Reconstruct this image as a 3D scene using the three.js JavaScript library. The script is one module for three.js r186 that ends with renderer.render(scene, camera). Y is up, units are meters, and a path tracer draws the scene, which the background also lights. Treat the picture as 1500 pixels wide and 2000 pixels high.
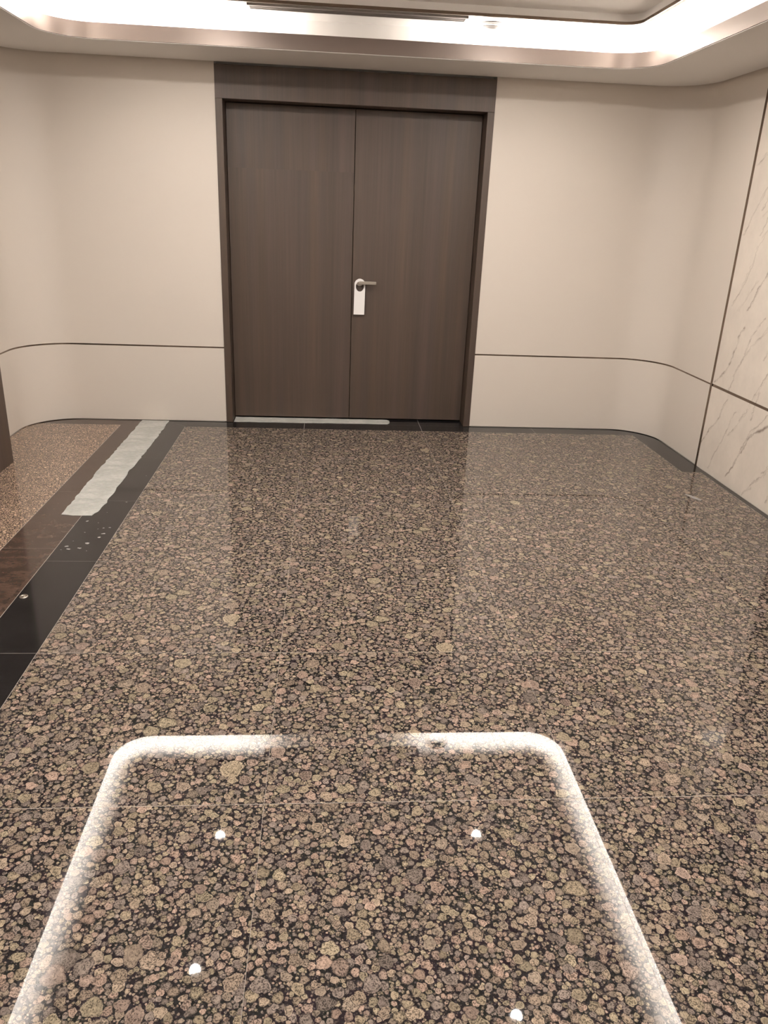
import * as THREE from 'three';
import { mergeGeometries, toCreasedNormals } from 'three/addons/utils/BufferGeometryUtils.js';
import { RectAreaLightUniformsLib } from 'three/addons/lights/RectAreaLightUniformsLib.js';

RectAreaLightUniformsLib.init();
const scene = new THREE.Scene();
scene.background = new THREE.Color(0x000000);

// ---------------------------------------------------------------- camera
const camera = new THREE.PerspectiveCamera(67.32, 0.75, 0.05, 50);
camera.position.set(-0.1888, 1.538, 5.786);
camera.rotation.set(-0.3717, -0.0837, 0.0416, 'YXZ');

// ---------------------------------------------------------------- exposure and lamp strengths
const renderer = new THREE.WebGLRenderer({ antialias: true });
renderer.toneMapping = THREE.LinearToneMapping;
renderer.toneMappingExposure = 1.0;
renderer.shadowMap.enabled = true;
const SPOT = { color: new THREE.Color().setRGB(1.0, 0.93, 0.862), power: 6.4 };
const COVE = { color: new THREE.Color().setRGB(1.0, 0.94, 0.885), power: 145 };

// ---------------------------------------------------------------- sizes (metres)
const H = 2.407;                       // underside of the lowered ceiling
const XL = -2.345, XR = 2.355, ZF = 7.6; // left, right and far inner wall faces; the door wall is z = 0
const RL = 0.35, RR = 0.33;            // rounded corners
const FW = 0.936, FI = 0.889, FT = 2.196; // door frame: outer half width, inner half width, opening height
const TY = 0.561;                      // inlaid metal strip height
const ZT = 0.909;                      // upright metal strip on the right wall
const OP = { x0: -1.81, x1: 1.775, z0: 0.53, z1: 6.7, r: 0.27 }; // ceiling opening
const DOORZ = -0.15;                   // face of the door leaves

// ---------------------------------------------------------------- helpers
function rng(seed) { let a = seed >>> 0; return () => { a = (a + 0x6D2B79F5) >>> 0; let t = a; t = Math.imul(t ^ (t >>> 15), t | 1); t ^= t + Math.imul(t ^ (t >>> 7), t | 61); return ((t ^ (t >>> 14)) >>> 0) / 4294967296; }; }
const names = {};
function numbered(n) { const k = names[n] = (names[n] ?? -1) + 1; return k ? `${n}_${String(k).padStart(3, '0')}` : n; }
function add(parent, name, geo, mat, label) {
  const m = new THREE.Mesh(geo, mat);
  m.name = parent === scene ? numbered(name) : name;
  m.castShadow = m.receiveShadow = true;
  if (label) m.userData.label = label;
  parent.add(m);
  return m;
}
function group(name, data) { const g = new THREE.Group(); g.name = numbered(name); g.userData = data; scene.add(g); return g; }
function prism(pts, y0, y1, hole, bevel = 0) {
  const v = a => a.map(p => new THREE.Vector2(p[0], -p[1]));
  const s = new THREE.Shape(v(pts));
  if (hole) s.holes.push(new THREE.Path(v(hole)));
  const g = new THREE.ExtrudeGeometry(s, bevel ? { depth: y1 - y0 - bevel, bevelEnabled: true, bevelSize: bevel, bevelThickness: bevel, bevelOffset: -bevel, bevelSegments: 1, steps: 1 } : { depth: y1 - y0, bevelEnabled: false });
  g.rotateX(-Math.PI / 2); g.translate(0, y0, 0);
  return g;
}
const smooth = (g, a = 0.6) => toCreasedNormals(g, a);
function metreUV(g, su = 1, sv = 1, ou = 0, ov = 0) { // uv in metres, by the way each face points
  g = g.index ? g.toNonIndexed() : g; g.computeVertexNormals();
  const p = g.attributes.position, n = g.attributes.normal, uv = new Float32Array(p.count * 2);
  for (let i = 0; i < p.count; i++) {
    const ax = Math.abs(n.getX(i)), ay = Math.abs(n.getY(i)), az = Math.abs(n.getZ(i));
    let u, v;
    if (ay > ax && ay > az) { u = p.getX(i); v = p.getZ(i); } else if (ax > az) { u = p.getZ(i); v = p.getY(i); } else { u = p.getX(i); v = p.getY(i); }
    uv[2 * i] = u * su + ou; uv[2 * i + 1] = v * sv + ov;
  }
  g.setAttribute('uv', new THREE.BufferAttribute(uv, 2));
  return g;
}
function box(x0, x1, y0, y1, z0, z1) { const g = new THREE.BoxGeometry(x1 - x0, y1 - y0, z1 - z0); g.translate((x0 + x1) / 2, (y0 + y1) / 2, (z0 + z1) / 2); return g; }
function bevelBox(x0, x1, y0, y1, z0, z1, b = 0.002) { // chamfered box, seen from the front and the sides
  const s = new THREE.Shape([[x0, y0], [x1, y0], [x1, y1], [x0, y1]].map(p => new THREE.Vector2(...p)));
  const g = new THREE.ExtrudeGeometry(s, { depth: z1 - z0 - 2 * b, bevelEnabled: true, bevelSize: b, bevelThickness: b, bevelOffset: -b, bevelSegments: 1, steps: 1 });
  g.translate(0, 0, z0 + b); return g;
}
function arc(cx, cz, r, a0, a1, n = 20) { const o = []; for (let i = 0; i <= n; i++) { const a = a0 + (a1 - a0) * i / n; o.push([cx + r * Math.cos(a), cz + r * Math.sin(a)]); } return o; }
function roundRect(o, e = 0, n = 16) { // e grows the outline
  const x0 = o.x0 - e, x1 = o.x1 + e, z0 = o.z0 - e, z1 = o.z1 + e, r = o.r + e, P = Math.PI;
  return [...arc(x0 + r, z0 + r, r, P, 1.5 * P, n), ...arc(x1 - r, z0 + r, r, 1.5 * P, 2 * P, n), ...arc(x1 - r, z1 - r, r, 0, P / 2, n), ...arc(x0 + r, z1 - r, r, P / 2, P, n)];
}
function offset(path, d) { // to the outside of a wall path that runs from left to right
  return path.map((p, i) => {
    const a = path[Math.max(0, i - 1)], b = path[Math.min(path.length - 1, i + 1)];
    const dx = b[0] - a[0], dz = b[1] - a[1], l = Math.hypot(dx, dz);
    return [p[0] + dz / l * d, p[1] - dx / l * d];
  });
}
const ribbon = (path, d0, d1, y0, y1) => smooth(prism([...offset(path, d0), ...offset(path, d1).reverse()], y0, y1), 0.5);

// ---------------------------------------------------------------- textures
function dataTex(N, M, px) { const t = new THREE.DataTexture(px, N, M, THREE.RGBAFormat); t.colorSpace = THREE.SRGBColorSpace; t.wrapS = t.wrapT = THREE.RepeatWrapping; t.magFilter = THREE.LinearFilter; t.minFilter = THREE.LinearMipmapLinearFilter; t.generateMipmaps = true; t.needsUpdate = true; return t; }
function noiseField(seed, P) { // periodic value noise on a P x P lattice
  const r = rng(seed), v = new Float32Array(P * P).map(() => r());
  return (x, y) => {
    const xi = Math.floor(x), yi = Math.floor(y); let fx = x - xi, fy = y - yi; fx = fx * fx * (3 - 2 * fx); fy = fy * fy * (3 - 2 * fy);
    const X = ((xi % P) + P) % P, Y = ((yi % P) + P) % P, X1 = (X + 1) % P, Y1 = (Y + 1) % P;
    return (v[Y * P + X] * (1 - fx) + v[Y * P + X1] * fx) * (1 - fy) + (v[Y1 * P + X] * (1 - fx) + v[Y1 * P + X1] * fx) * fy;
  };
}
// stone of rounded feldspar crystals in a dark matrix
function graniteTexture(N, seed, o) {
  const r = rng(seed), px = new Uint8Array(N * N * 4), occ = new Uint8Array(N * N);
  const nA = noiseField(seed + 1, 64), nB = noiseField(seed + 2, 256);
  for (let y = 0; y < N; y++) for (let x = 0; x < N; x++) {
    const k = (y * N + x) * 4, a = nA(x / N * 64, y / N * 64), b = nB(x / N * 256, y / N * 256), t = 0.75 + 0.35 * b + 0.25 * (r() - 0.5);
    px[k] = o.dark[0] * t + 6 * a; px[k + 1] = o.dark[1] * t + 5 * (1 - a); px[k + 2] = o.dark[2] * t + 4 * a; px[k + 3] = 255;
  }
  const W = i => ((i % N) + N) % N;
  function stamp(cx, cy, rad, col, kind, rim) {
    const asp = 0.78 + 0.22 * r(), th = r() * Math.PI, c = Math.cos(th), s = Math.sin(th);
    const p1 = r() * 6.28, p2 = r() * 6.28, p3 = r() * 6.28, w = 0.05 + 0.06 * r();
    const rings = 2 + r() * 4, rp = r() * 6.28, R = Math.ceil(rad * 1.25 + 3), nx = r() * 200, ny = r() * 200, speck = 0.1 + 0.25 * r();
    for (let dy = -R; dy <= R; dy++) for (let dx = -R; dx <= R; dx++) {
      const u = (dx * c + dy * s), v = (-dx * s + dy * c) / asp, a = Math.atan2(v, u);
      const e = rad * (1 + w * Math.sin(2 * a + p1) + w * Math.sin(3 * a + p2) + w * 0.8 * Math.sin(5 * a + p3));
      const q = Math.hypot(u, v) / e + (kind ? 0.15 * (nB(nx + dx * 0.33, ny + dy * 0.33) - 0.5) : 0);
      if (q > 1 + (kind ? 0.8 / rad : 0)) continue;
      const i = W(cy + dy) * N + W(cx + dx);
      if (occ[i]) continue;
      if (q > 1) { occ[i] = 1; continue; }
      occ[i] = 1;
      let t = 1;
      if (kind) {
        const g = nB(nx + dx * 0.42, ny + dy * 0.42), g2 = nA(nx + dx * 0.13, ny + dy * 0.13);
        t = 0.80 + 0.24 * g + 0.20 * g2 + 0.06 * Math.sin(q * rings * 3.1 + rp) + 0.16 * (r() - 0.5);
        if (g < speck + 0.08 && q < 0.95) t *= 0.66;
        if (rim && q > 0.82) t *= rim;
      } else t = 0.8 + 0.4 * r();
      const k = i * 4;
      px[k] = Math.min(255, col[0] * t); px[k + 1] = Math.min(255, col[1] * t); px[k + 2] = Math.min(255, col[2] * t);
    }
  }
  for (const [count, r0, r1, tries] of o.sizes) {
    for (let n = 0; n < count; n++) for (let t = 0; t < tries; t++) {
      const cx = Math.floor(r() * N), cy = Math.floor(r() * N), rad = r0 + (r1 - r0) * r() * r();
      let hit = occ[cy * N + cx] ? 3 : 0;
      for (let k = 0; k < 12; k++) { const a = k * 0.5236; if (occ[W(cy + Math.round(Math.sin(a) * rad * 0.8)) * N + W(cx + Math.round(Math.cos(a) * rad * 0.8))]) hit++; }
      if (hit > 3) continue;
      const b = o.light[Math.floor(r() * o.light.length)], m = 0.88 + 0.22 * r();
      stamp(cx, cy, rad, [b[0] * m, b[1] * m, b[2] * m], 1, r() < 0.25 ? 1.07 : r() < 0.5 ? 0.84 : 0);
      break;
    }
  }
  for (let n = 0; n < o.grains; n++) { const b = o.mid[Math.floor(r() * o.mid.length)], m = 0.6 + 0.6 * r(); stamp(Math.floor(r() * N), Math.floor(r() * N), 1.4 + 2.6 * r() * r(), [b[0] * m, b[1] * m, b[2] * m], 0, 0); }
  return dataTex(N, N, px);
}
const GR = 1.8;
const texGranite = graniteTexture(2048, 11, {
  dark: [34, 31, 33],
  light: [[132, 118, 103], [128, 116, 99], [137, 118, 106], [122, 110, 98], [116, 105, 98], [131, 120, 102], [126, 110, 100], [108, 98, 91], [127, 113, 100]],
  mid: [[88, 78, 70], [66, 60, 62], [98, 86, 76], [50, 47, 51], [76, 66, 64], [42, 44, 45], [36, 33, 36]],
  sizes: [[30, 30, 43, 40], [420, 18, 28, 40], [2600, 11, 18, 40], [4200, 7, 11, 30], [7500, 3.2, 7, 14]], grains: 110000,
});
const texPink = graniteTexture(1024, 23, {
  dark: [58, 50, 48],
  light: [[194, 166, 142], [188, 164, 136], [204, 174, 150], [178, 153, 133], [170, 148, 132]],
  mid: [[120, 102, 92], [96, 84, 78], [140, 118, 102]],
  sizes: [[500, 7, 11, 24], [3000, 4.5, 7, 24], [9000, 2.6, 4.5, 16]], grains: 30000,
});
function stoneTexture(N, seed, A, B, C, fx, fy, veins) { // mottled dark stone
  const r = rng(seed), px = new Uint8Array(N * N * 4), n1 = noiseField(seed + 1, 16), n2 = noiseField(seed + 2, 64), n3 = noiseField(seed + 3, 256);
  for (let y = 0; y < N; y++) for (let x = 0; x < N; x++) {
    const u = x / N, v = y / N, k = (y * N + x) * 4;
    const a = n1(u * fx, v * fy), b = n2(u * fx * 4, v * fy * 4), c = n3(u * 128, v * 128);
    const t = Math.min(1, Math.max(0, 0.5 * a + 0.35 * b + 0.25 * c - 0.05));
    const s = Math.max(0, 1 - Math.abs(b - 0.5) * 26) * (a > 0.55 ? veins : 0);
    for (let j = 0; j < 3; j++) px[k + j] = Math.min(255, (A[j] * (1 - t) + B[j] * t) * (0.94 + 0.12 * r()) + s * (C[j] - B[j]));
    px[k + 3] = 255;
  }
  return dataTex(N, N, px);
}
const texBrown = stoneTexture(512, 31, [50, 39, 34], [88, 71, 61], [130, 112, 98], 8, 16, 0.3);
const texBlack = stoneTexture(512, 37, [22, 21, 22], [36, 34, 34], [70, 68, 66], 8, 16, 0.18);
const texPlaster = stoneTexture(512, 41, [150, 150, 144], [196, 196, 190], [222, 222, 216], 8, 16, 0.3);
function woodTexture(N, seed) { // upright straight grain
  const r = rng(seed), px = new Uint8Array(N * N * 4), n1 = noiseField(seed + 1, 16), n2 = noiseField(seed + 2, 64), n3 = noiseField(seed + 3, 256), n4 = noiseField(seed + 4, 512);
  for (let y = 0; y < N; y++) for (let x = 0; x < N; x++) {
    const u = x / N, v = y / N, k = (y * N + x) * 4;
    const wob = 0.01 * n1(u * 4, v * 4);
    const band = n1((u + wob) * 16, v * 1), mid = n2((u + wob) * 64, v * 4), fine = n3(u * 256, v * 8), pore = n4(u * 512, v * 32);
    let t = 0.9 + 0.12 * (band - 0.5) + 0.07 * (mid - 0.5) + 0.07 * (fine - 0.5);
    if (pore > 0.8) t -= 0.05 * (pore - 0.8) / 0.2;
    const hue = n1(u * 16 + 7.3, v * 1 + 3.1) - 0.5;
    px[k] = 81 * t * (1 + 0.02 * hue); px[k + 1] = 66 * t; px[k + 2] = 55 * t * (1 - 0.10 * hue); px[k + 3] = 255;
  }
  return dataTex(N, N, px);
}
const texWood = woodTexture(1024, 53);
// veined white marble, laid out over the wall in metres: u = z from 0.9 to 2.0, v = y from 0 to 2.45
const MZ0 = 0.9, MZ1 = 2.0, MY1 = 2.45;
function marbleTexture(N, M) {
  const r = rng(61), D = new Float32Array(N * M), px = new Uint8Array(N * M * 4), n1 = noiseField(62, 16), n2 = noiseField(63, 64), n3 = noiseField(64, 128);
  const sx = N / (MZ1 - MZ0), sy = M / MY1;
  const veins = [
    [0.8, [1.177, 0.965], [1.135, 0.931], [1.124, 0.852], [1.100, 0.770], [1.070, 0.699], [0.993, 0.624], [0.931, 0.581]],
    [0.55, [1.382, 1.047], [1.337, 1.001], [1.276, 0.925], [1.251, 0.852], [1.234, 0.794], [1.174, 0.697], [1.154, 0.606], [1.129, 0.556]],
    [0.75, [1.146, 0.516], [1.103, 0.453], [1.091, 0.389], [1.051, 0.333], [0.992, 0.278], [0.952, 0.211], [0.906, 0.157]],
    [0.5, [1.271, 0.465], [1.234, 0.411], [1.227, 0.357], [1.168, 0.242], [1.115, 0.140], [1.077, 0.033]],
    [1.0, [1.646, 0.470], [1.522, 0.395], [1.463, 0.342], [1.448, 0.280], [1.411, 0.232], [1.372, 0.152], [1.308, 0.054]],
    [0.8, [1.733, 0.262], [1.700, 0.188], [1.630, 0.135], [1.587, 0.076], [1.531, 0.011]],
    [0.7, [1.482, 0.635], [1.469, 0.570], [1.461, 0.526], [1.455, 0.461]], [0.6, [1.405, 0.516], [1.369, 0.468], [1.332, 0.422]],
    [0.6, [1.799, 0.103], [1.786, 0.055]], [0.6, [1.037, 1.945], [0.952, 1.880]],
    [0.6, [1.115, 1.757], [1.047, 1.652], [0.986, 1.554], [0.947, 1.491]],
    [0.6, [1.212, 1.523], [1.141, 1.424], [1.127, 1.337], [1.073, 1.220], [0.971, 1.073]], [0.5, [1.216, 1.244], [1.148, 1.163], [1.063, 1.050]],
  ];
  for (let k = 0; k < 16; k++) { // the slab goes on outside the photograph
    const z = 1.25 + 0.75 * r(), y = 0.7 + 1.7 * r(), v = [0.45 + 0.4 * r()]; let a = z, b = y;
    for (let j = 0; j < 6; j++) { v.push([a, b]); a -= 0.03 + 0.06 * r(); b -= 0.05 + 0.09 * r(); }
    veins.push(v);
  }
  const dot = (x, y, rad, s) => { const R = Math.ceil(rad * 2); for (let j = -R; j <= R; j++) for (let i = -R; i <= R; i++) { const X = Math.round(x) + i, Y = Math.round(y) + j; if (X < 0 || Y < 0 || X >= N || Y >= M) continue; const q = s * Math.exp(-(i * i + j * j) / (rad * rad)); if (q > D[Y * N + X]) D[Y * N + X] = q; } };
  for (const [w, ...p] of veins) for (let strand = 0; strand < 3; strand++) {
    const off = strand ? (r() - 0.5) * 0.03 : 0, s0 = strand ? 0.3 : 0.72;
    for (let k = 0; k + 1 < p.length; k++) {
      const L = Math.hypot(p[k + 1][0] - p[k][0], p[k + 1][1] - p[k][1]), n = Math.ceil(L * 1400);
      for (let i = 0; i < n; i++) {
        const t = i / n, z = p[k][0] + (p[k + 1][0] - p[k][0]) * t + off + 0.014 * (n3((k + t) * 5 + strand * 20, w * 50) - 0.5) + 0.008 * (n3((k + t) * 19, strand * 9 + 3) - 0.5), y = p[k][1] + (p[k + 1][1] - p[k][1]) * t;
        const f = n2((k + t) * 3.1 + strand * 11, w * 37 + p[0][0] * 20); if (strand && f < 0.45) continue;
        dot((z - MZ0) * sx, y * sy, (1.5 + 6 * w * f * f) * (strand ? 0.8 : 1), w * s0 * (0.25 + 0.9 * f));
      }
    }
  }
  for (let y = 0; y < M; y++) for (let x = 0; x < N; x++) {
    const k = (y * N + x) * 4, u = x / N, v = y / N, cl = 0.5 * n1(u * 6 + v * 3, v * 5 - u * 4) + 0.3 * n2(u * 22, v * 18) + 0.2 * n3(u * 70, v * 70);
    const d = Math.min(0.85, D[y * N + x] * (0.7 + 0.5 * n3(u * 100, v * 100))), t = 0.955 + 0.075 * (cl - 0.5);
    const b = [228, 218, 206], c = [126, 112, 102];
    for (let j = 0; j < 3; j++) px[k + j] = Math.min(255, b[j] * t * (1 - d) + c[j] * d);
    px[k + 3] = 255;
  }
  return dataTex(N, M, px);
}
const texMarble = marbleTexture(1024, 2048);

// ---------------------------------------------------------------- materials
const std = o => new THREE.MeshStandardMaterial(o);
const stone = o => new THREE.MeshPhysicalMaterial({ ior: 1.42, ...o });
const rgb = (r, g, b) => new THREE.Color().setRGB(r, g, b);
const M = {
  wall: std({ color: rgb(0.645, 0.585, 0.52), roughness: 0.55 }),
  white: std({ color: rgb(0.85, 0.825, 0.795), roughness: 0.85 }),
  fascia: std({ color: rgb(0.20, 0.158, 0.135), roughness: 0.38, metalness: 0.35 }),
  granite: stone({ map: texGranite, roughness: 0.012 }),
  pink: stone({ map: texPink, roughness: 0.1 }),
  brown: stone({ map: texBrown, roughness: 0.1 }),
  black: stone({ map: texBlack, roughness: 0.09 }),
  grout: std({ color: rgb(0.38, 0.35, 0.315), roughness: 0.9 }),
  plaster: std({ map: texPlaster, roughness: 0.75 }),
  wood: std({ map: texWood, roughness: 0.5 }),
  bronze: std({ color: rgb(0.20, 0.15, 0.115), roughness: 0.22, metalness: 0.9 }),
  marble: std({ map: texMarble, roughness: 0.07 }),
  steel: std({ color: rgb(0.42, 0.38, 0.33), roughness: 0.3, metalness: 0.95 }),
  paper: std({ color: rgb(0.80, 0.78, 0.76), roughness: 0.7 }),
  plastic: std({ color: rgb(0.78, 0.77, 0.76), roughness: 0.45 }),
  grille: std({ color: rgb(0.22, 0.195, 0.175), roughness: 0.5, metalness: 0.3 }),
  fleck: std({ color: rgb(0.25, 0.235, 0.22), roughness: 0.8 }),
  lens: std({ color: rgb(0.9, 0.9, 0.9), emissive: SPOT.color.clone(), emissiveIntensity: 3, roughness: 0.4 }),
  led: std({ color: rgb(0.9, 0.9, 0.9), emissive: COVE.color.clone(), emissiveIntensity: 8, roughness: 0.4 }),
};

// ---------------------------------------------------------------- floor
const floor = group('floor', { kind: 'structure', label: 'polished stone floor of speckled granite tiles with dark borders', category: 'floor' });
add(floor, 'grout_bed', box(-2.6, 2.5, -0.06, -0.0003, -0.2, ZF + 0.1), M.grout);
const rt = rng(5), GAPZ = 0.0007;
function tile(name, pts, mat, span) {
  // shrink by half a joint, towards the middle of the tile
  const cx = pts.reduce((a, p) => a + p[0], 0) / pts.length, cz = pts.reduce((a, p) => a + p[1], 0) / pts.length;
  const GAPX = mat === M.granite ? 0.00035 : 0.0009, q = pts.map(p => [p[0] - Math.sign(p[0] - cx) * GAPX, p[1] - Math.sign(p[1] - cz) * GAPZ]);
  const g = prism(q, -0.006, 0, null, 0.0002), uv = g.attributes.uv, ou = rt() * 5, ov = rt() * 5, flip = rt() < 0.5 ? -1 : 1;
  for (let i = 0; i < uv.count; i++) uv.setXY(i, uv.getX(i) / span * flip + ou, uv.getY(i) / span * flip + ov);
  return add(floor, name, g, mat);
}
const rect = (x0, x1, z0, z1) => [[x0, z0], [x1, z0], [x1, z1], [x0, z1]];
const XS = [-1.221, -0.345, 0.547, 1.426], ZS = []; for (let k = 0; k < 10; k++) ZS.push(0.16 + 0.7846 * k); ZS.push(ZF);
for (let k = 0; k + 1 < ZS.length; k++) {
  const z0 = ZS[k], z1 = ZS[k + 1];
  for (let i = 0; i < 3; i++) tile('granite_tile', rect(XS[i], XS[i + 1], z0, z1), M.granite, GR);
  if (k === 0) tile('granite_tile', rect(XS[3], 2.19, z0, z1), M.granite, GR);
  else if (k === 1) tile('granite_tile', [[XS[3], z0], [2.19, z0], [2.19, 1.06], [2.318, 1.06], [2.318, z1], [XS[3], z1]], M.granite, GR);
  else tile('granite_tile', rect(XS[3], 2.318, z0, z1), M.granite, GR);
  // black border along the granite
  tile('black_border_tile', k === 0 ? [[-1.45, 0], [-1.40, 0], [-1.221, 0.16], [-1.221, z1], [-1.45, z1]] : rect(-1.45, -1.221, z0, z1), M.black, 0.6);
  if (k > 0) tile('black_border_tile', rect(2.318, XR, k === 1 ? 1.06 : z0, z1), M.black, 0.6);
}
tile('black_border_tile', [[-1.40, 0], [-0.345, 0], [-0.345, 0.16], [-1.221, 0.16]], M.black, 0.6);
tile('black_border_tile', rect(-0.345, 0.547, 0, 0.16), M.black, 0.6);
tile('black_border_tile', rect(0.547, 1.426, 0, 0.16), M.black, 0.6);
tile('black_border_tile', rect(1.426, XR, 0, 0.16), M.black, 0.6);
tile('black_border_tile', rect(2.19, XR, 0.16, 1.06), M.black, 0.6);
tile('threshold_tile', rect(-0.95, 0.547, -0.2, 0), M.black, 0.6);
tile('threshold_tile', rect(0.547, 0.95, -0.2, 0), M.black, 0.6);
tile('brown_border_tile', [[XL, 0], [-1.55, 0], [-1.692, 0.145], [XL, 0.145]], M.brown, 0.5);
tile('brown_border_tile', [[-1.55, 0], [-1.45, 0], [-1.45, 0.805], [-1.692, 0.805], [-1.692, 0.145]], M.brown, 0.5);
for (let z = 0.805; z < ZF - 0.2; z += 0.785) tile('brown_border_tile', rect(-1.692, -1.45, z, Math.min(ZF, z + 0.785)), M.brown, 0.5);
tile('pink_granite_tile', rect(XL, -1.692, 0.145, 2.375), M.pink, 0.8);
tile('pink_granite_tile', rect(XL, -1.692, 2.375, 4.73), M.pink, 0.8);
tile('pink_granite_tile', rect(XL, -1.692, 4.73, ZF), M.pink, 0.8);

// ---------------------------------------------------------------- walls
const Pi = Math.PI;
const pathL = [[XL, 1.30], [XL, 0.9], [XL, 0.6], ...arc(XL + RL, RL, RL, Pi, 1.5 * Pi, 24), [-1.5, 0], [-FW, 0]];
const pathR = [[FW, 0], [1.5, 0], ...arc(XR - RR, RR, RR, -0.5 * Pi, 0, 24), [XR, 0.6], [XR, ZT - 0.011]];
const S = 0.0055; // half height of the inlaid strip
const wallBack = group('wall_back', { kind: 'structure', label: 'cream painted wall with rounded corners either side of the double door', category: 'wall' });
for (const [p, side] of [[pathL, 'l'], [pathR, 'r']]) {
  add(wallBack, 'upper_wall_panel', ribbon(p, 0, 0.03, TY + S, H + 0.02), M.wall);
  add(wallBack, 'lower_wall_panel', ribbon(p, 0, 0.03, 0.005, TY - S), M.wall);
  add(wallBack, 'wall_core', ribbon(p, 0.03, 0.12, -0.02, H + 0.02), M.white);
  add(scene, side === 'l' ? 'trim_1' : 'trim_2', ribbon(p, 0.0025, 0.03, TY - S, TY + S), M.bronze).userData = { kind: 'structure', category: 'trim', label: side === 'l' ? 'thin dark metal strip inlaid in cream wall on the wood pillar side' : 'thin dark metal strip inlaid in cream wall between door and marble' };
}
add(wallBack, 'wall_core', box(-FW, FW, FT + 0.02, H + 0.02, -0.25, -0.12), M.white);
add(wallBack, 'wall_core', box(-FW, FW, -0.02, H, -0.32, -0.25), M.white);
for (const s of [-1, 1]) add(wallBack, 'wall_core', box(s > 0 ? FW : -FW - 0.06, s > 0 ? FW + 0.06 : -FW, -0.02, H, -0.32, -0.10), M.white);

const wallLeft = group('wall_left', { kind: 'structure', label: 'cream painted side wall behind the wood pillar', category: 'wall' });
add(wallLeft, 'wall_panel', box(XL - 0.12, XL, 0, H + 0.02, 1.302, ZF), M.wall);
const wallFront = group('wall_front', { kind: 'structure', label: 'plain white wall facing the double door', category: 'wall' });
add(wallFront, 'wall_panel', box(XL - 0.12, XR + 0.12, 0, H + 0.02, ZF, ZF + 0.12), M.white);

const wallRight = group('wall_right', { kind: 'structure', label: 'side wall of polished white marble with grey brown veins', category: 'wall' });
const MEND = 1.955;
function slab(y0, y1) {
  const g = metreUV(box(XR, XR + 0.02, y0, y1, ZT + 0.011, MEND)), uv = g.attributes.uv, p = g.attributes.position;
  for (let i = 0; i < uv.count; i++) uv.setXY(i, (p.getZ(i) - MZ0) / (MZ1 - MZ0), p.getY(i) / MY1);
  add(wallRight, 'marble_slab', g, M.marble);
}
slab(0.002, TY - 0.0085); slab(TY + 0.0085, H + 0.02);
add(wallRight, 'wall_core', box(XR + 0.03, XR + 0.12, -0.02, H + 0.02, ZT - 0.02, ZF), M.white);
add(wallRight, 'wall_panel', box(XR, XR + 0.03, 0, H + 0.02, 3.42, ZF), M.wall);
const tr = (name, g, label) => { add(scene, name, g, M.bronze).userData = { kind: 'structure', category: 'trim', label }; };
tr('trim_3', box(XR - 0.003, XR + 0.02, 0, H + 0.02, ZT - 0.011, ZT + 0.011), 'upright dark bronze strip between cream wall and marble slabs');
tr('trim_4', box(XR + 0.002, XR + 0.02, TY - 0.0085, TY + 0.0085, ZT + 0.011, MEND), 'level dark bronze strip between upper and lower marble slab');
tr('trim_5', box(XR - 0.003, XR + 0.02, 0, H + 0.02, MEND, MEND + 0.018), 'upright dark bronze strip between marble and wood panel');

// dark wood joinery on the side walls
{
  const rp = group('wood_wall_panel', { label: 'tall dark brown wood panel on the wall next to the marble slabs', category: 'wood panel' });
  for (const [z0, z1] of [[1.975, 2.69], [2.694, 3.418]]) add(rp, 'veneer_board', metreUV(box(XR - 0.02, XR + 0.03, 0.002, H + 0.015, z0, z1), 1, 0.4, z0 * 3), M.wood);
  const PX = -2.118, c = 0.012, z0 = 1.057;
  const lp = group('wood_pillar', { label: 'dark brown wood pillar standing out from the cream wall beside pinkish granite', category: 'pillar' });
  add(lp, 'veneer_cladding', metreUV(prism([[XL, z0], [PX - c, z0], [PX, z0 + c], [PX, 2.4], [PX, 3.1], [XL, 3.1]], 0.001, H + 0.01), 1, 0.4, 0.4), M.wood);
}

// ---------------------------------------------------------------- ceiling
const ceiling = group('ceiling', { kind: 'structure', label: 'lowered ceiling with rounded opening and lit cove around a raised middle', category: 'ceiling' });
const roomIn = e => [[XL + e, ZF], [XL + e, RL], ...arc(XL + RL, RL, RL - e, Pi, 1.5 * Pi, 20), ...arc(XR - RR, RR, RR - e, -0.5 * Pi, 0, 20), [XR - e, ZF]];
add(ceiling, 'soffit', smooth(prism(roomIn(0.012), H, H + 0.02, roundRect(OP, 0.006)), 0.5), M.white);
add(ceiling, 'soffit_backing', prism(rect(XL - 0.12, XR + 0.12, -0.13, ZF + 0.12), H + 0.02, H + 0.03, roundRect(OP, 0.006)), M.white);
add(ceiling, 'cove_back', smooth(prism(roundRect(OP, 0.24), H + 0.03, H + 0.22, roundRect(OP, 0.22)), 0.5), M.white);
add(ceiling, 'cove_ceiling', smooth(prism(roundRect(OP, 0.24), H + 0.20, H + 0.215, roundRect(OP, -0.165)), 0.5), M.white);
add(ceiling, 'recess_side', smooth(prism(roundRect(OP, -0.15), H + 0.212, H + 0.25, roundRect(OP, -0.17)), 0.5), M.white);
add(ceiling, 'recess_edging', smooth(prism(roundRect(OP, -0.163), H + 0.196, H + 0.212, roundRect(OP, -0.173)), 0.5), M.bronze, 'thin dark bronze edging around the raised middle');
add(ceiling, 'raised_ceiling', prism(roundRect(OP, -0.13), H + 0.25, H + 0.27), M.white);
add(scene, 'trim_6', smooth(prism(roundRect(OP, 0.014), H + 0.0035, H + 0.085, roundRect(OP, 0)), 0.5), M.fascia).userData = { kind: 'structure', category: 'trim', label: 'satin bronze brown band around the lit ceiling opening' };

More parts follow.
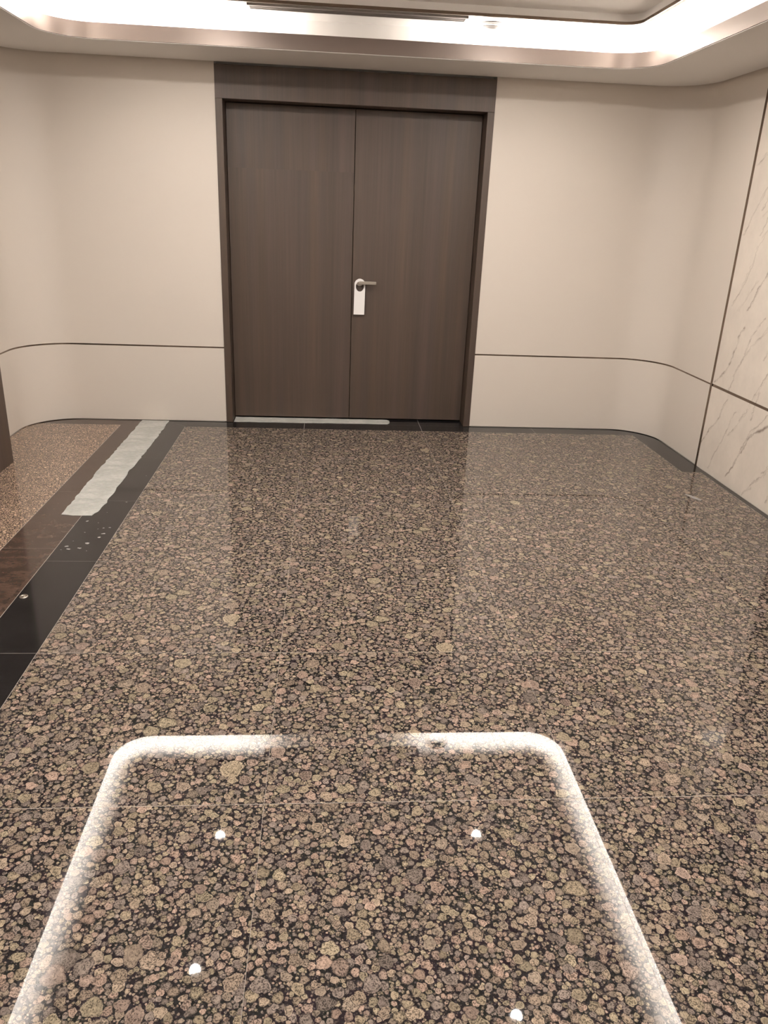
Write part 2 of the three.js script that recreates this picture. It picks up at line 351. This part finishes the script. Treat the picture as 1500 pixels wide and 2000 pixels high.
// light strips lying in the cove, none behind the air slot
const LEDY = H + 0.034, E = 0.065;
function ledStrip(pts, label) {
  const up = [], dn = []; for (let i = 0; i < pts.length; i++) { const a = pts[Math.max(0, i - 1)], b = pts[Math.min(pts.length - 1, i + 1)], l = Math.hypot(b[0] - a[0], b[1] - a[1]), nx = (b[1] - a[1]) / l * 0.022, nz = -(b[0] - a[0]) / l * 0.022; up.push([pts[i][0] + nx, pts[i][1] + nz]); dn.push([pts[i][0] - nx, pts[i][1] - nz]); }
  add(scene, 'led_strip', prism([...up, ...dn.reverse()], H + 0.0302, LEDY), M.led).userData = { label, category: 'light strip', group: 'light strips in the ceiling cove' };
}
function areaUp(x0, z0, x1, z1) {
  const L = new THREE.RectAreaLight(COVE.color, COVE.power, Math.hypot(x1 - x0, z1 - z0), 0.044);
  L.position.set((x0 + x1) / 2, LEDY + 0.002, (z0 + z1) / 2);
  const d = new THREE.Vector3(x1 - x0, 0, z1 - z0).normalize(), up = new THREE.Vector3(0, 1, 0);
  // the light shines along its own -z: own x along the strip, own z down
  L.quaternion.setFromRotationMatrix(new THREE.Matrix4().makeBasis(d, new THREE.Vector3().crossVectors(up.clone().negate(), d), up.clone().negate()));
  scene.add(L);
}
const lx0 = OP.x0 - E, lx1 = OP.x1 + E, lz0 = OP.z0 - E, lz1 = OP.z1 + E, lr = OP.r + E;
ledStrip([[-0.62, lz0], [lx0 + lr, lz0], ...arc(lx0 + lr, lz0 + lr, lr, 1.5 * Pi, Pi, 14), [lx0, 3], [lx0, lz1 - lr]], 'white light strip in the ceiling cove on the wood pillar side');
ledStrip([[0.59, lz0], [lx1 - lr, lz0], ...arc(lx1 - lr, lz0 + lr, lr, 1.5 * Pi, 2 * Pi, 14), [lx1, 3], [lx1, lz1 - lr]], 'white light strip in the ceiling cove on the marble side');
areaUp(lx0 + lr, lz0, -0.62, lz0); areaUp(0.59, lz0, lx1 - lr, lz0);
for (const [cx, s] of [[lx0 + lr, -1], [lx1 - lr, 1]]) for (let k = 0; k < 3; k++) {
  const a = k * Pi / 6, b = a + Pi / 6, f = t => [cx + s * lr * Math.sin(t), lz0 + lr - lr * Math.cos(t)];
  areaUp(...f(a), ...f(b));
}
areaUp(lx0, lz0 + lr, lx0, lz1 - lr); areaUp(lx1, lz0 + lr, lx1, lz1 - lr);

// round downlights in the raised ceiling
function downlight(x, z, label) {
  const g = group('downlight', { label, category: 'downlight', group: 'downlights in the raised ceiling' });
  g.position.set(x, H + 0.25, z);
  const prof = [[0.036, -0.002], [0.038, -0.008], [0.046, -0.010], [0.052, -0.007], [0.0535, 0]].map(p => new THREE.Vector2(...p));
  add(g, 'trim_ring', new THREE.LatheGeometry(prof, 36), M.plastic);
  const lens = new THREE.CylinderGeometry(0.036, 0.036, 0.004, 32); lens.translate(0, -0.003, 0);
  add(g, 'lens', lens, M.lens);
  const L = new THREE.SpotLight(SPOT.color, SPOT.power, 0, 1.56, 0.35, 2);
  L.position.set(x, H + 0.25 - 0.012, z); L.target.position.set(x, 0, z);
  L.shadow.radius = 1.5; L.castShadow = true; L.shadow.mapSize.set(1024, 1024);
  scene.add(L, L.target);
}
const dl = 'small round white downlight recessed in the raised ceiling';
downlight(-0.90, 1.461, dl); downlight(0.94, 1.504, dl); downlight(-0.913, 2.504, dl); downlight(0.922, 2.856, dl);
downlight(-0.91, 4.0, dl); downlight(0.93, 4.2, dl); downlight(-0.91, 5.4, dl); downlight(0.93, 5.5, dl);

// ---------------------------------------------------------------- double door
{
  const d = group('door_1', { kind: 'structure', label: 'dark brown wood double door in a deep matching frame', category: 'door' });
  const wood = (g, o = 0) => metreUV(g, 1, 0.4, o, o * 0.37);
  for (const s of [-1, 1]) add(d, 'door_jamb', wood(bevelBox(s > 0 ? FI : -FW, s > 0 ? FW : -FI, 0.001, FT, -0.2, 0.006, 0.0015), 0.31 * s), M.wood);
  add(d, 'door_header', wood(bevelBox(-FW, FW, FT, H - 0.012, -0.2, 0.006, 0.0015), 0.6), M.wood);
  const leaf = s => {
    const l = add(d, 'door_leaf', wood(bevelBox(s > 0 ? 0.002 : -FI + 0.003, s > 0 ? FI - 0.003 : -0.002, 0.012, FT - 0.005, DOORZ - 0.045, DOORZ, 0.0015), s > 0 ? 0.12 : 0.77), M.wood);
    return l;
  };
  leaf(-1); const right = leaf(1);
  add(d, 'astragal', wood(box(-0.025, 0.025, 0.012, FT - 0.005, DOORZ - 0.06, DOORZ - 0.0452)), M.wood);
  const hx = 0.057, hy = 1.045;
  const ros = new THREE.CylinderGeometry(0.0255, 0.0265, 0.008, 36); ros.rotateX(Pi / 2); ros.translate(hx, hy, DOORZ + 0.0042);
  add(right, 'rosette', ros, M.steel, 'round brushed metal rosette');
  const neck = new THREE.CylinderGeometry(0.009, 0.009, 0.042, 24); neck.rotateX(Pi / 2); neck.translate(hx, hy, DOORZ + 0.028);
  const ls = new THREE.Shape(); const w = 0.0115, xe = 0.178;
  ls.moveTo(hx, hy - w); ls.lineTo(xe - 0.004, hy - w * 0.95); ls.quadraticCurveTo(xe, hy - w * 0.95, xe, hy - w * 0.4); ls.lineTo(xe, hy + w * 0.5); ls.quadraticCurveTo(xe, hy + w * 0.95, xe - 0.004, hy + w * 0.95); ls.lineTo(hx, hy + w); ls.absarc(hx, hy, w, Pi / 2, 1.5 * Pi, false);
  const lev = new THREE.ExtrudeGeometry(ls, { depth: 0.007, bevelEnabled: true, bevelSize: 0.002, bevelThickness: 0.002, bevelOffset: -0.002, bevelSegments: 3, curveSegments: 16 }); lev.translate(0, 0, DOORZ + 0.046);
  add(right, 'lever', mergeGeometries([neck.toNonIndexed(), lev].map(g => { g.deleteAttribute('uv'); return g; })), M.steel, 'flat brushed metal lever');
}
{ // paper hanger looped over the lever
  const x0 = 0.018, x1 = 0.098, cx = 0.058, r = 0.04, yt = 1.072, yb = 0.814;
  const s = new THREE.Shape(); s.moveTo(x0 - 0.002, yb); s.lineTo(x1 - 0.002, yb); s.lineTo(x1, yt - r); s.absarc(cx, yt - r, r, 0, Pi, false); s.lineTo(x0 - 0.002, yb);
  const h = new THREE.Path(); h.absellipse(cx, 1.0175, 0.0295, 0.0365, 0, 2 * Pi, false); s.holes.push(h);
  const g = new THREE.ExtrudeGeometry(s, { depth: 0.0012, bevelEnabled: false, curveSegments: 28 }); g.translate(0, 0, DOORZ + 0.024);
  add(scene, 'door_hanger', g, M.paper).userData = { label: 'blank white card door hanger with round hole hung over the metal lever', category: 'door hanger' };
}

// ---------------------------------------------------------------- fittings of the ceiling
{
  const g = group('slot_diffuser', { label: 'long narrow dark air slot in the white ceiling band above the door', category: 'air vent' });
  const y1 = H + 0.2, y0 = H + 0.188, x0 = -0.655, x1 = 0.61, z0 = 0.565, z1 = 0.668;
  add(g, 'slot_backing', box(x0 + 0.004, x1 - 0.004, y1 - 0.003, y1, z0 + 0.004, z1 - 0.004), M.grille);
  for (const [a, b] of [[z0, z0 + 0.014], [z1 - 0.014, z1]]) add(g, 'frame_rail', box(x0, x1, y0, y1, a, b), M.grille);
  for (const [a, b] of [[x0, x0 + 0.012], [x1 - 0.012, x1]]) add(g, 'frame_end', box(a, b, y0, y1, z0 + 0.014, z1 - 0.014), M.grille);
  for (let k = 0; k < 3; k++) { const z = z0 + 0.03 + k * 0.0205; add(g, 'vane', box(x0 + 0.012, x1 - 0.012, y0 + 0.002, y1 - 0.003, z - 0.0025, z + 0.0025), M.grille); }
}
{
  const g = group('smoke_detector', { label: 'round white smoke detector under the bright cove near the air slot', category: 'smoke detector' });
  g.position.set(0.775, H + 0.2, 0.50); g.scale.set(1.4, 1.3, 1.4);
  add(g, 'base', new THREE.LatheGeometry([[0, 0], [0.062, 0], [0.062, -0.010], [0.058, -0.014], [0, -0.014]].map(p => new THREE.Vector2(...p)), 40), M.plastic);
  add(g, 'sensor_head', new THREE.LatheGeometry([[0.05, -0.014], [0.052, -0.022], [0.044, -0.034], [0.022, -0.040], [0, -0.041]].map(p => new THREE.Vector2(...p)), 40), M.plastic);
}

// ---------------------------------------------------------------- marks and fittings on the floor
function blob(path, seed, amp, step) { // ragged outline
  const r = rng(seed), o = [];
  for (let i = 0; i < path.length; i++) {
    const a = path[i], b = path[(i + 1) % path.length], L = Math.hypot(b[0] - a[0], b[1] - a[1]), n = Math.max(1, Math.round(L / step));
    for (let k = 0; k < n; k++) { const t = k / n; o.push([a[0] + (b[0] - a[0]) * t + (r() - 0.5) * amp, a[1] + (b[1] - a[1]) * t + (r() - 0.5) * amp]); }
  }
  return o;
}
function patch(name, pts, h, label) {
  const g = prism(pts, 0.0004, h, null, 0.0012), uv = g.attributes.uv;
  for (let i = 0; i < uv.count; i++) uv.setXY(i, uv.getX(i) / 0.6, uv.getY(i) / 0.6);
  add(scene, name, g, M.plaster).userData = { label, category: 'plaster' };
}
patch('plaster_strip', blob([[-1.566, 0.012], [-1.366, 0.012], [-1.364, 0.45], [-1.372, 1.05], [-1.380, 1.20], [-1.374, 1.80], [-1.384, 1.90], [-1.395, 1.955], [-1.50, 1.962], [-1.556, 1.945], [-1.556, 1.90], [-1.567, 1.2]], 3, 0.009, 0.035), 0.0035, 'long ragged strip of pale grey plaster spread between brown and black borders');
patch('plaster_sill', blob([[-0.882, -0.148], [0.30, -0.148], [0.318, -0.12], [0.316, -0.05], [0.295, -0.022], [-0.1, -0.018], [-0.5, -0.012], [-0.882, -0.006]], 7, 0.005, 0.04), 0.003, 'thin pale grey plaster smear along the foot of the double door');
{
  const r = rng(91), fl = [];
  for (const [x, z, s] of [[-1.401, 2.031, 1.2], [-1.37, 2.179, 0.7], [-1.285, 2.237, 1.3], [-1.278, 2.193, 1.2], [-1.266, 2.115, 0.7], [-1.295, 2.121, 0.8], [-1.322, 2.312, 1.5], [-1.342, 2.369, 1.3], [-1.389, 2.379, 1.6], [-1.406, 2.35, 1.2], [-1.319, 2.133, 0.5], [-1.339, 2.053, 0.6], [-1.419, 2.39, 0.5], [-1.394, 2.287, 0.4], [-1.333, 1.906, 0.4], [-1.30, 2.40, 0.4], [-1.27, 1.75, 0.8], [-1.26, 1.30, 0.5]]) {
    const a0 = r() * 6.28, pts = []; for (let k = 0; k < 7; k++) { const a = a0 + k * 0.8976, q = s * (0.003 + 0.005 * r()); pts.push([x + Math.cos(a) * q * 1.2, z + Math.sin(a) * q]); }
    fl.push(prism(pts, 0.0002, 0.0008));
  }
  add(scene, 'plaster_flecks', mergeGeometries(fl), M.fleck).userData = { kind: 'stuff', label: 'scattered pale plaster splashes on the black border tiles', category: 'plaster' };
  add(scene, 'plaster_chip', prism(blob([[2.012, 1.50], [2.035, 1.515], [2.075, 1.60], [2.06, 1.615], [2.03, 1.58]], 8, 0.006, 0.02), 0.0002, 0.0025), M.fleck).userData = { label: 'small pale chip lying on the granite near the marble wall', category: 'plaster chip' };
  const g = group('floor_stud', { label: 'small round ringed metal cap set in the black border', category: 'floor cap' });
  g.position.set(-1.423, 0, 2.859);
  add(g, 'rim', new THREE.LatheGeometry([[0.009, 0.0002], [0.009, 0.002], [0.0125, 0.003], [0.0165, 0.0022], [0.0175, 0.0002]].map(p => new THREE.Vector2(...p)), 32), M.steel);
  add(g, 'cap', new THREE.LatheGeometry([[0, 0.0024], [0.004, 0.0022], [0.0062, 0.0012], [0.0088, 0.001], [0.0088, 0.0002]].map(p => new THREE.Vector2(...p)), 32), M.steel);
}

renderer.render(scene, camera);
